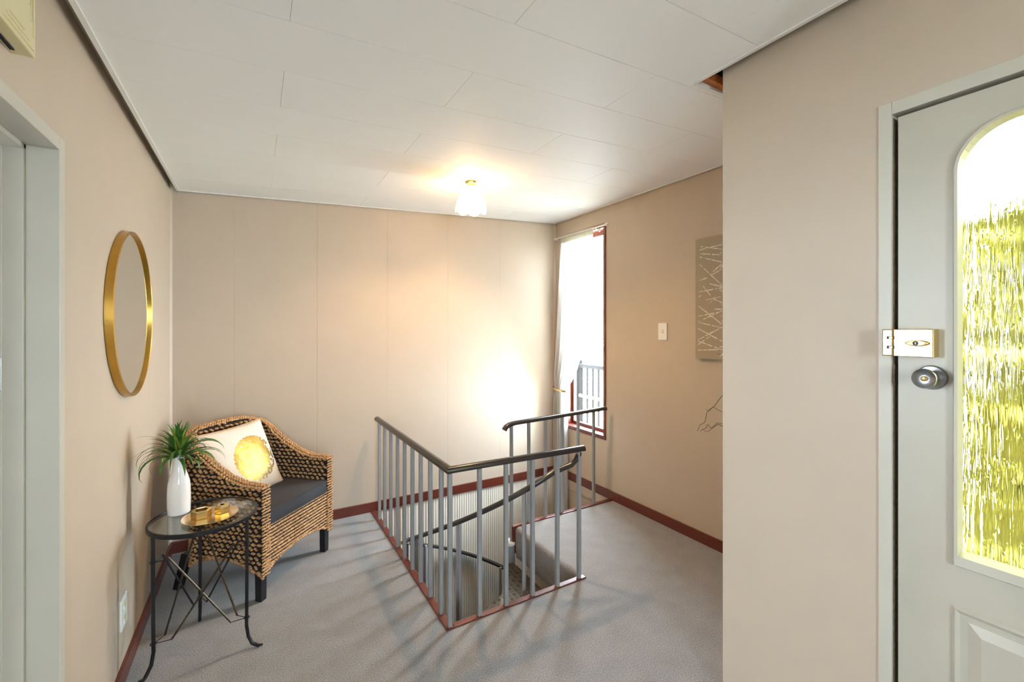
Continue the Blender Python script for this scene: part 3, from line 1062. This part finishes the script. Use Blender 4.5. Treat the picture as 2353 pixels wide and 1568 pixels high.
pl = bpy.data.lights.new('bulb_light', 'POINT')
pl.energy = LAMP_POWER
pl.color = (1, .62, .30)
pl.shadow_soft_size = .032
plo = bpy.data.objects.new('bulb_light', pl)
C.objects.link(plo)
plo.parent = cl_
plo.location = (0, 0, -.145)

# ------------------------------------------------------------------ side table
TX, TY, TH, TR = -.197, 2.415, .602, .208
tb_ = thing('side_table', 'round black iron side table with a glass top and crossed rods', 'side table', (TX, TY, 0))
rmesh = MB()
rmesh.lathe([(TR - .009, TH - .016), (TR - .001, TH - .016), (TR, TH - .012), (TR, TH - .001), (TR - .003, TH + .002), (TR - .008, TH + .002), (TR - .009, TH - .001), (TR - .009, TH - .016)], 96, cap=False)
rmesh.build('rim', M['black_iron'], tb_, smooth=True)
MB().lathe([(TR - .0085, TH - .008), (TR - .0085, TH - .001)], 96).build('glass_top', M['table_glass'], tb_)
feet = [(.024 - TX, 2.276 - TY), (-.403 - TX, 2.292 - TY), (-.237 - TX, 2.640 - TY)]
legs = []
for fx, fy in feet:
    L = math.hypot(fx, fy)
    u = Vector((fx / L, fy / L, 0))
    r0, rb = TR - .012, .190
    p = [u * r0 + Vector((0, 0, TH - .012)), u * (r0 + .0) + Vector((0, 0, .40)), u * (rb + .005) + Vector((0, 0, .2)), u * (rb + .004) + Vector((0, 0, .10)), u * (rb + .012) + Vector((0, 0, .05)), u * (rb + .030) + Vector((0, 0, .018)), u * (L - .012) + Vector((0, 0, .0075)), u * (L + .006) + Vector((0, 0, .013))]
    legs.append((u, p))
    lg = MB().tube(p, [.0072] * 6 + [.0068, .004], 12).build('leg', M['black_iron'], tb_, smooth=True)
    for zz in (.475, .135):
        rr_ = r0 if zz > .3 else rb + .005
        MB().tube([u * rr_ + Vector((.0105 * cos(t), .0105 * sin(t), zz)) for t in [2 * pi * k / 16 for k in range(17)]], .0022, 6, cap=False).build('collar', M['black_iron'], lg, smooth=True)
# crossed rods between the legs, wire-tied to them
for i in range(3):
    for j in (1, 2):
        ui, uj = legs[i][0], legs[(i + j) % 3][0]
        a = ui * (TR - .012) + Vector((0, 0, .475))
        b = uj * .195 + Vector((0, 0, .135))
        dr = (b - a)
        hx = Vector((dr.x, dr.y, 0)).normalized()
        a2 = a + hx * .045 + Vector((0, 0, -.004)) + ui * (-.012)
        b2 = b - hx * .05 + Vector((0, 0, -.006)) + uj * (-.012)
        rd = MB().tube([a2 - (b2 - a2).normalized() * .012, b2], .0042, 8).build('rod', M['iron_worn'] if (i + j) % 2 else M['black_iron'], tb_, smooth=True)
        MB().tube([a, a2], .0017, 6).build('tie', M['black_iron'], rd, smooth=True)
        MB().tube([b2, b], .0017, 6).build('tie', M['black_iron'], rd, smooth=True)

# vase
VX, VY = -.300, 2.492
vz = TH + .001
vs = thing('bottle_vase', 'white ribbed ceramic bottle vase on the glass side table', 'vase', (VX, VY, vz))
vp = [(.040, 0), (.0432, .004)]
body = [(.0432, .012), (.0442, .05), (.0442, .09), (.0432, .12), (.0410, .142), (.0365, .162), (.031, .180), (.0265, .196), (.0232, .212), (.0212, .230), (.0200, .250), (.0200, .264)]
for i in range(72):
    h = .012 + (.264 - .012) * i / 71
    for a, b in zip(body[:-1], body[1:]):
        if a[1] <= h <= b[1] + 1e-6:
            r = a[0] + (b[0] - a[0]) * (h - a[1]) / (b[1] - a[1])
            break
    vp.append((r + (.00045 if i % 2 else -.00025) * (1 if h < .15 else .4), h))
vp += [(.0206, .268), (.019, .268), (.0175, .255), (.017, .2)]
MB().lathe(vp, 56).build('body', M['ceramic'], vs, smooth=True)

# artificial grass plant
gp = thing('leafy_plant', 'green strappy leaved plant in the white bottle vase', 'plant', (VX, VY, vz + .255))
rg = random.Random(21)
NL = 84
for k in range(NL):
    az = 2 * pi * k * .381966 + rg.uniform(-.3, .3)
    lev = k / NL
    el = rad(5 + 78 * lev ** 1.1 + rg.uniform(-10, 10))
    L = rg.uniform(.15, .235) * (1.0 if lev < .6 else .72)
    droop = rg.uniform(.9, 1.75) * (1 - .7 * lev)
    w = rg.uniform(.0075, .0108)
    m = MB()
    p = Vector((.006 * cos(az), .006 * sin(az), -.01 + .035 * lev))
    n_ = 10
    e = el + rad(22)
    rings = []
    tw_ = rg.uniform(-.4, .4)
    for i in range(n_ + 1):
        t = i / n_
        d_ = Vector((cos(az) * cos(e), sin(az) * cos(e), sin(e)))
        if i:
            p = p + d_ * (L / n_)
        if VX + p.x < XL + .012:
            p.x = XL + .012 - VX
        sd = Vector((-sin(az), cos(az), 0))
        upv = sd.cross(d_)
        sd2 = (sd * cos(tw_ * t) + upv * sin(tw_ * t))
        ww_ = w * (min(1, t / .18 + .35)) * (1 - t ** 2.2) + .0003
        rings.append([p - sd2 * ww_, p + upv * (-.25 * ww_), p + sd2 * ww_])
        e -= (droop * 1.9 / n_) * (.35 + 1.3 * t)
    m.quadstrip(rings, closed=False, cap=False)
    m.build('leaf', M['leaf_y'] if rg.random() < .18 else M['leaf'], gp, smooth=True)
MB().lathe([(.004, -.16), (.012, -.1), (.015, -.01), (.010, .02)], 10).build('stem', M['leaf'], gp, smooth=True)

# tray and holders
TRX, TRY = -.172, 2.362
tr = thing('gold_tray', 'round satin gold tray on the glass side table', 'tray', (TRX, TRY, TH + .002))
trm = MB()
trm.lathe([(.040, 0), (.040, .004), (.098, .005), (.105, .008), (.106, .011), (.1045, .011), (.100, .0085), (.001, .0085)], 72)
trm.build('dish', M['gold_satin'], tr, smooth=True)


def hexa(r, rot=0):
    return [(r * cos(rot + pi / 3 * k), r * sin(rot + pi / 3 * k)) for k in range(6)]


h1 = thing('hexagonal_holder', 'wide open hexagonal brass candle holder on the gold tray', 'candle holder', (-.205, 2.363, TH + .0105), rad(8))
hm = MB()
hm.quadstrip([[(x, y, zz) for x, y in hexa(r_)] for r_, zz in ((.036, 0), (.0385, .003), (.0385, .030), (.036, .033), (.028, .033), (.027, .030), (.026, .006))])
hm.build('body', M['brass'], h1)
h2 = thing('hexagonal_holder', 'smaller hexagonal brass candle holder with a narrow hole on the gold tray', 'candle holder', (-.128, 2.378, TH + .0105), rad(20))
hm = MB()
hm.quadstrip([[(x, y, zz) for x, y in hexa(r_)] for r_, zz in ((.028, 0), (.030, .002), (.030, .026), (.022, .034))], cap=False)
hm.f.append((0, 1, 2, 3, 4, 5)); hm.mi.append(0)
top0 = hexa(.022)
b0 = len(hm.v)
hm.v += [(x, y, .034) for x, y in top0] + [(x, y, .034) for x, y in hexa(.010)] + [(x, y, .012) for x, y in hexa(.0095)]
for k in range(6):
    j = (k + 1) % 6
    hm.f += [(b0 + k, b0 + j, b0 + 6 + j, b0 + 6 + k), (b0 + 6 + k, b0 + 6 + j, b0 + 12 + j, b0 + 12 + k)]
    hm.mi += [0, 1]
hm.f.append(tuple(b0 + 12 + k for k in range(6))); hm.mi.append(1)
hm.build('body', [M['brass'], M['dark_metal']], h2)

# ------------------------------------------------------------------ armchair
CX, CY_, CRZ = .026, 3.035, math.atan2(.727, .686)
ac = thing('woven_armchair', 'woven seagrass rope armchair with black legs in the corner', 'armchair', (CX, CY_, 0), CRZ)
# local frame: +x to the sitter's left/right axis (world .686,.727), +y towards the back
HW, YF, YBk, RC, TK = .295, -.285, .262, .13, .05


def plan(s):
    """outer plan line from front of one arm, round the back to the other; s in metres -> point, outward normal"""
    l1 = (YBk - RC) - YF
    l2 = RC * pi / 2
    l3 = 2 * (HW - RC)
    if s < l1:
        return Vector((-HW, YF + s, 0)), Vector((-1, 0, 0))
    s -= l1
    if s < l2:
        a = pi - s / RC
        return Vector((-HW + RC + RC * cos(a), YBk - RC + RC * sin(a), 0)), Vector((cos(a), sin(a), 0))
    s -= l2
    if s < l3:
        return Vector((-HW + RC + s, YBk, 0)), Vector((0, 1, 0))
    s -= l3
    if s < l2:
        a = pi / 2 - s / RC
        return Vector((HW - RC + RC * cos(a), YBk - RC + RC * sin(a), 0)), Vector((cos(a), sin(a), 0))
    s -= l2
    return Vector((HW, YBk - RC - s, 0)), Vector((1, 0, 0))


L1 = (YBk - RC) - YF
SL = 2 * L1 + pi * RC + 2 * (HW - RC)


def smooth(t):
    t = max(0, min(1, t))
    return t * t * (3 - 2 * t)


def top_z(s):
    q = min(s, SL - s)
    kk = [(0, .615), (.12, .620), (.22, .648), (.32, .700), (.42, .768), (.52, .838), (.62, .872), (.80, .88)]
    for a, b in zip(kk[:-1], kk[1:]):
        if a[0] <= q <= b[0]:
            return a[1] + (b[1] - a[1]) * (q - a[0]) / (b[0] - a[0])
    return .88


def bot_z(s):
    q = min(s, SL - s)
    side = L1 + RC * .6
    if q < side:
        return .135 + .075 * sin(pi * q / side) ** .8
    return .135 + .07 * sin(pi * (s - side) / (SL - 2 * side)) ** .8


def lean(z, n):      # the shell leans out a little towards the top at the back, flares at the base
    return max(0, n.y) * (.05 * max(0, (z - .35)) / .5)


shell = MB()
NS = 72
outer, inner = [], []
rings = []
for i in range(NS + 1):
    s = SL * i / NS
    p, n = plan(min(s, SL - 1e-6))
    zt, zb = top_z(s), bot_z(s)
    ring = []
    for k in range(9):
        z = zb + (zt - .018 - zb) * k / 8
        ring.append(p + n * (lean(z, n) - .004) + Vector((0, 0, z)))
    ring.append(p + n * (lean(zt, n) - TK / 2) + Vector((0, 0, zt - .004)))
    for k in range(9):
        z = zt - .018 + (zb - zt + .018) * k / 8
        ring.append(p + n * (lean(z, n) - TK + .004) + Vector((0, 0, z)))
    rings.append(ring)
shell.quadstrip(rings)
# front skirt under the seat
NSK = 24


def skirt_b(x):
    return .135 + .075 * cos(pi * x / (2 * HW)) ** .8 if abs(x) < HW else .135


sk = []
for i in range(NSK + 1):
    x = -HW + .02 + (2 * HW - .04) * i / NSK
    sk.append([(x, YF + .006, skirt_b(x)), (x, YF + .006, .395), (x, YF + .04, .395), (x, YF + .04, skirt_b(x))])
shell.quadstrip(sk)
shell.box((-HW + .03, YF + .03, .36), (HW - .03, YBk - .03, .395))
shell.build('frame_core', M['weave_dark'], ac)

# rope knots over the core: small twisted double lobes in offset rows
knot_t = []
for a in range(5):
    for b in range(6):
        pass
kv, kf = [], []


def lobe(c, r):
    b = len(kv)
    N1, N2 = 6, 3
    kv.append((c[0] - r[0], c[1], c[2]))
    for i in range(1, N2 + 1):
        t = pi * i / (N2 + 1)
        for j in range(N1):
            a = 2 * pi * j / N1
            kv.append((c[0] - r[0] * cos(t), c[1] + r[1] * sin(t) * cos(a), c[2] + r[2] * sin(t) * sin(a)))
    kv.append((c[0] + r[0], c[1], c[2]))
    for j in range(N1):
        k = (j + 1) % N1
        kf.append((b, b + 1 + k, b + 1 + j))
        for i in range(N2 - 1):
            kf.append((b + 1 + i * N1 + j, b + 1 + i * N1 + k, b + 1 + (i + 1) * N1 + k, b + 1 + (i + 1) * N1 + j))
        kf.append((b + 1 + (N2 - 1) * N1 + j, b + 1 + (N2 - 1) * N1 + k, b + 1 + N2 * N1))


lobe((-.0044, 0, .0028), (.0084, .0080, .0064))
lobe((.0044, 0, -.0024), (.0084, .0080, .0064))
kb_v, kb_f = [Vector(v) for v in kv], list(kf)
wv, wf = [], []
rw = random.Random(5)


def knot(p, tang, nrm, sc=1.0, tilt=0.0):
    up = nrm.cross(tang).normalized()
    t2 = (tang * cos(tilt) + up * sin(tilt))
    u2 = nrm.cross(t2)
    b = len(wv)
    j = sc * rw.uniform(.88, 1.12)
    for v in kb_v:
        q = p + t2 * (v.x * j) + nrm * (v.y * j) + u2 * (v.z * j)
        wv.append((q.x, q.y, q.z))
    for f in kb_f:
        wf.append(tuple(b + i for i in f))


PH, PV = .0355, .0242
for side_ in (1, -1):
    ns = int(SL / PH)
    z = .14
    row = 0
    while z < .9:
        for i in range(ns + 1):
            s = (i + (.5 if row % 2 else 0)) * SL / ns + rw.uniform(-.002, .002)
            if s <= .004 or s >= SL - .004:
                continue
            p, n = plan(s)
            # rows follow the top line a little
            zz = z + rw.uniform(-.0015, .0015)
            if not (bot_z(s) - .002 < zz < top_z(s) - .012):
                continue
            if side_ < 0 and zz < .37:
                continue
            off = lean(zz, n) + (0 if side_ > 0 else -TK)
            tg = Vector((-n.y, n.x, 0)) * -1
            knot(p + n * off + Vector((0, 0, zz)), tg, n * side_, 1.12, rw.uniform(-.3, .3) + (.22 if row % 2 else -.22))
        z += PV
        row += 1
# plaited top edge and bottom edge
nb = int(SL / .017)
for i in range(nb + 1):
    s = min(max(SL * i / nb, .001), SL - .001)
    p, n = plan(s)
    tg = Vector((-n.y, n.x, 0)) * -1
    s2 = min(s + .01, SL - .0005)
    s1 = max(s - .01, .0005)
    dz = (top_z(s2) - top_z(s1)) / max(1e-4, s2 - s1)
    t3 = (tg + Vector((0, 0, dz))).normalized()
    zt = top_z(s)
    for o, dzz in ((.0, -.006), (-TK / 3, .001), (-2 * TK / 3, .001), (-TK, -.006)):
        nn = (Vector((0, 0, 1)) - t3 * t3.z).normalized()
        knot(p + n * (lean(zt, n) + o) + Vector((0, 0, zt + dzz)), t3, nn, 1.0, rw.uniform(-.5, .5))
    knot(p + n * (lean(.14, n) - .004) + Vector((0, 0, bot_z(s))), tg, n, .9, rw.uniform(-.4, .4))
# front skirt: tighter horizontal ropes; arm fronts
z = .145
row = 0
while z < .395:
    nx = 37
    for i in range(nx + 1):
        x = -HW + .03 + (2 * HW - .06) * (i + (.5 if row % 2 else 0)) / nx
        if x > HW - .03 or z < skirt_b(x) - .004:
            continue
        knot(Vector((x, YF + .004, z)), Vector((1, 0, 0)), Vector((0, -1, 0)), .92, .35 + rw.uniform(-.25, .25))
    z += .0190
    row += 1
for i in range(40):
    x = -HW + .02 + (2 * HW - .04) * i / 39
    knot(Vector((x, YF + .004, skirt_b(x))), Vector((1, 0, 0)), Vector((0, -1, 0)), .85, rw.uniform(-.3, .3))
for sx in (-1, 1):
    z = .145
    while z < .612:
        for o in (.006, .019, .032, .045):
            knot(Vector((sx * (HW - o), YF - .004, z + rw.uniform(-.002, .002))), Vector((1, 0, 0)), Vector((0, -1, 0)), .8, .5 + rw.uniform(-.3, .3))
        z += .0165
wm = bpy.data.meshes.new('rope_weave')
wm.from_pydata(wv, [], wf)
wm.materials.append(M['weave'])
wm.polygons.foreach_set('use_smooth', [True] * len(wm.polygons))
wo = part('rope_weave', wm, ac)
wo['kind'] = 'stuff'
# legs
for sx in (-1, 1):
    for fy in (YF + .035, YBk - .03):
        back = fy > 0
        a = .021
        m = MB()
        dx, dy = (sx * .012, .05) if back else (0, 0)
        x0, y0 = sx * (HW - .032), fy
        lo_, hi_ = a * .9, a
        m.quadstrip([[(x0 + dx + u * lo_, y0 + dy + v * lo_, 0) for u, v in ((-1, -1), (1, -1), (1, 1), (-1, 1))],
                     [(x0 + u * hi_, y0 + v * hi_, .2) for u, v in ((-1, -1), (1, -1), (1, 1), (-1, 1))]])
        m.build('leg', M['leg_black'], ac, bevel=.003)
# seat cushion with piping
sc_ = thing('seat_cushion', 'charcoal fabric seat cushion in the woven armchair', 'cushion', (CX, CY_, .396), CRZ)
hw2, yf2, yb2, hh = HW - TK - .004, YF - .004, YBk - TK - .012, .078
cu = MB().box((-hw2, yf2, 0), (hw2, yb2, hh))
co = cu.build('cushion', M['seat_fabric'], sc_, smooth=True, bevel=.012)
for zz in (.004, hh - .004):
    rr2 = .02
    pp = []
    for cx_, cy_, a0_ in ((hw2 - rr2, yf2 + rr2, -pi / 2), (hw2 - rr2, yb2 - rr2, 0), (-hw2 + rr2, yb2 - rr2, pi / 2), (-hw2 + rr2, yf2 + rr2, pi)):
        for k in range(6):
            t = a0_ + pi / 2 * k / 5
            pp.append((cx_ + (rr2 + .0005) * cos(t), cy_ + (rr2 + .0005) * sin(t), zz))
    pp.append(pp[0])
    MB().tube(pp, .0035, 8, cap=False).build('piping', M['seat_fabric'], sc_, smooth=True)

# scatter cushion with gold disc
pw = thing('scatter_cushion', 'off white scatter cushion with a round gold foil print on the woven armchair', 'cushion')
H2 = .222
pm = MB()
N = 26


def pil(u, v, sgn):
    e = (1 - abs(u) ** 2.6) * (1 - abs(v) ** 2.6)
    th = .062 * max(0, e) ** .55
    pinch = 1 - .055 * (1 - u * u) * abs(v) ** 3
    pinch2 = 1 - .055 * (1 - v * v) * abs(u) ** 3
    return (u * H2 * pinch2, -sgn * th, v * H2 * pinch)


for sgn in (1, -1):
    b = len(pm.v)
    for i in range(N + 1):
        for j in range(N + 1):
            pm.v.append(pil(-1 + 2 * i / N, -1 + 2 * j / N, sgn))
    for i in range(N):
        for j in range(N):
            a = b + i * (N + 1) + j
            pm.f.append((a, a + 1, a + N + 2, a + N + 1)); pm.mi.append(0)
po = pm.build('cover', M['pillow'], pw, smooth=True)
bm_ = bmesh.new(); bm_.from_mesh(po.data); bmesh.ops.remove_doubles(bm_, verts=bm_.verts, dist=1e-5); bmesh.ops.recalc_face_normals(bm_, faces=bm_.faces); bm_.to_mesh(po.data); bm_.free()
po.data.polygons.foreach_set('use_smooth', [True] * len(po.data.polygons))
ring = [pil(-1 + 2 * i / N, -1, 1) for i in range(N)] + [pil(1, -1 + 2 * i / N, 1) for i in range(N)] + [pil(1 - 2 * i / N, 1, 1) for i in range(N)] + [pil(-1, 1 - 2 * i / N, 1) for i in range(N + 1)]
MB().tube(ring, .0028, 6, cap=False).build('piping', M['piping'], pw, smooth=True)
pw.location = Vector((CX, CY_, 0)) + Matrix.Rotation(CRZ, 3, 'Z') @ Vector((-.045, .085, .655))
pw.rotation_euler = (Matrix.Rotation(CRZ + rad(-4), 4, 'Z') @ Matrix.Rotation(rad(-24), 4, 'X') @ Matrix.Rotation(rad(-2), 4, 'Y')).to_euler()

# ------------------------------------------------------------------ outdoors
tag(box('reflector', (-12, -12, -.25), (3.5, YS - .15, -.1), M['deck']), 'added pale slab reflecting daylight up through the hall window', 'reflector')  # unseen slab added to bounce daylight onto the ceiling
tag(box('reflector', (-12, -2.7, -.25), (AX - .12, 6, -.1), M['deck']), 'added pale slab reflecting daylight up through the side room window', 'reflector')  # also added for bounce, sending light through the doorway to the ceiling
tag(box('ground', (-14, -14, -3.2), (16, 18, -3.0), M['grass']), 'pale dry ground around the house', kind='structure')
tag(box('deck', (XW + .15, 1.3, -.3), (4.2, 7.5, -.08), M['deck_timber']), 'grey timber deck outside the tall window', 'deck')
fn = thing('deck_balustrade', 'dark steel balustrade with upright bars outside the tall window', 'balustrade', (4.0, 0, -.08))
bar = MB().box((-.012, -.009, 0), (.012, .009, .99)).mesh('bar', M['fence'])
for k in range(26):
    part('bar', bar, fn, (0, 3.4 + .115 * k, 0))
box('post', (-.05, 4.83, 0), (.05, 4.93, 1.08), M['fence'], fn)
box('rail', (-.03, 3.2, .98), (.03, 6.6, 1.03), M['fence'], fn)
box('rail', (-.02, 3.2, .56), (.02, 6.6, .60), M['fence_wood'], fn)
box('rail', (-.02, 3.2, .06), (.02, 6.6, .10), M['fence'], fn)
# porch and hedge beyond the front door
tag(box('porch', (XW + .15, -1.15, -.2), (3.45, .9, -.03), M['deck']), 'pale porch slab outside the front door', 'porch')
tag(box('added_canopy', (XP + .13, -1.6, 2.75), (3.1, 1.0, 2.85), M['frame']), 'added unseen canopy shading the front door glass', 'canopy')  # out of view, added to block sky and darken the amber pane
hd = MB()
rh = random.Random(9)
from mathutils import noise as mn
NY, NZ_ = 70, 46
for q in range(NZ_ + 1):
    for k in range(NY + 1):
        y = -2.6 + 3.5 * k / NY
        top = 2.12 + .12 * mn.noise(Vector((y * 3, 0, 4))) + .05 * mn.noise(Vector((y * 14, 0, 9)))
        z = -.2 + (top + .2) * min(1, q / 40)
        x = 3.66 + .10 * mn.noise(Vector((0, y * 9, z * 9))) + .05 * mn.noise(Vector((3, y * 24, z * 24))) + (.55 * (q - 40) / 6 if q > 40 else 0)
        hd.v.append((x, y, z))
for q in range(NZ_):
    for k in range(NY):
        a = q * (NY + 1) + k
        hd.f.append((a, a + 1, a + NY + 2, a + NY + 1)); hd.mi.append(0)
hd.box((3.85, -2.6, -.2), (4.2, .9, 1.9))
hg = hd.build('hedge', M['hedge'])
tag(hg, 'green hedge beyond the front door', 'hedge')
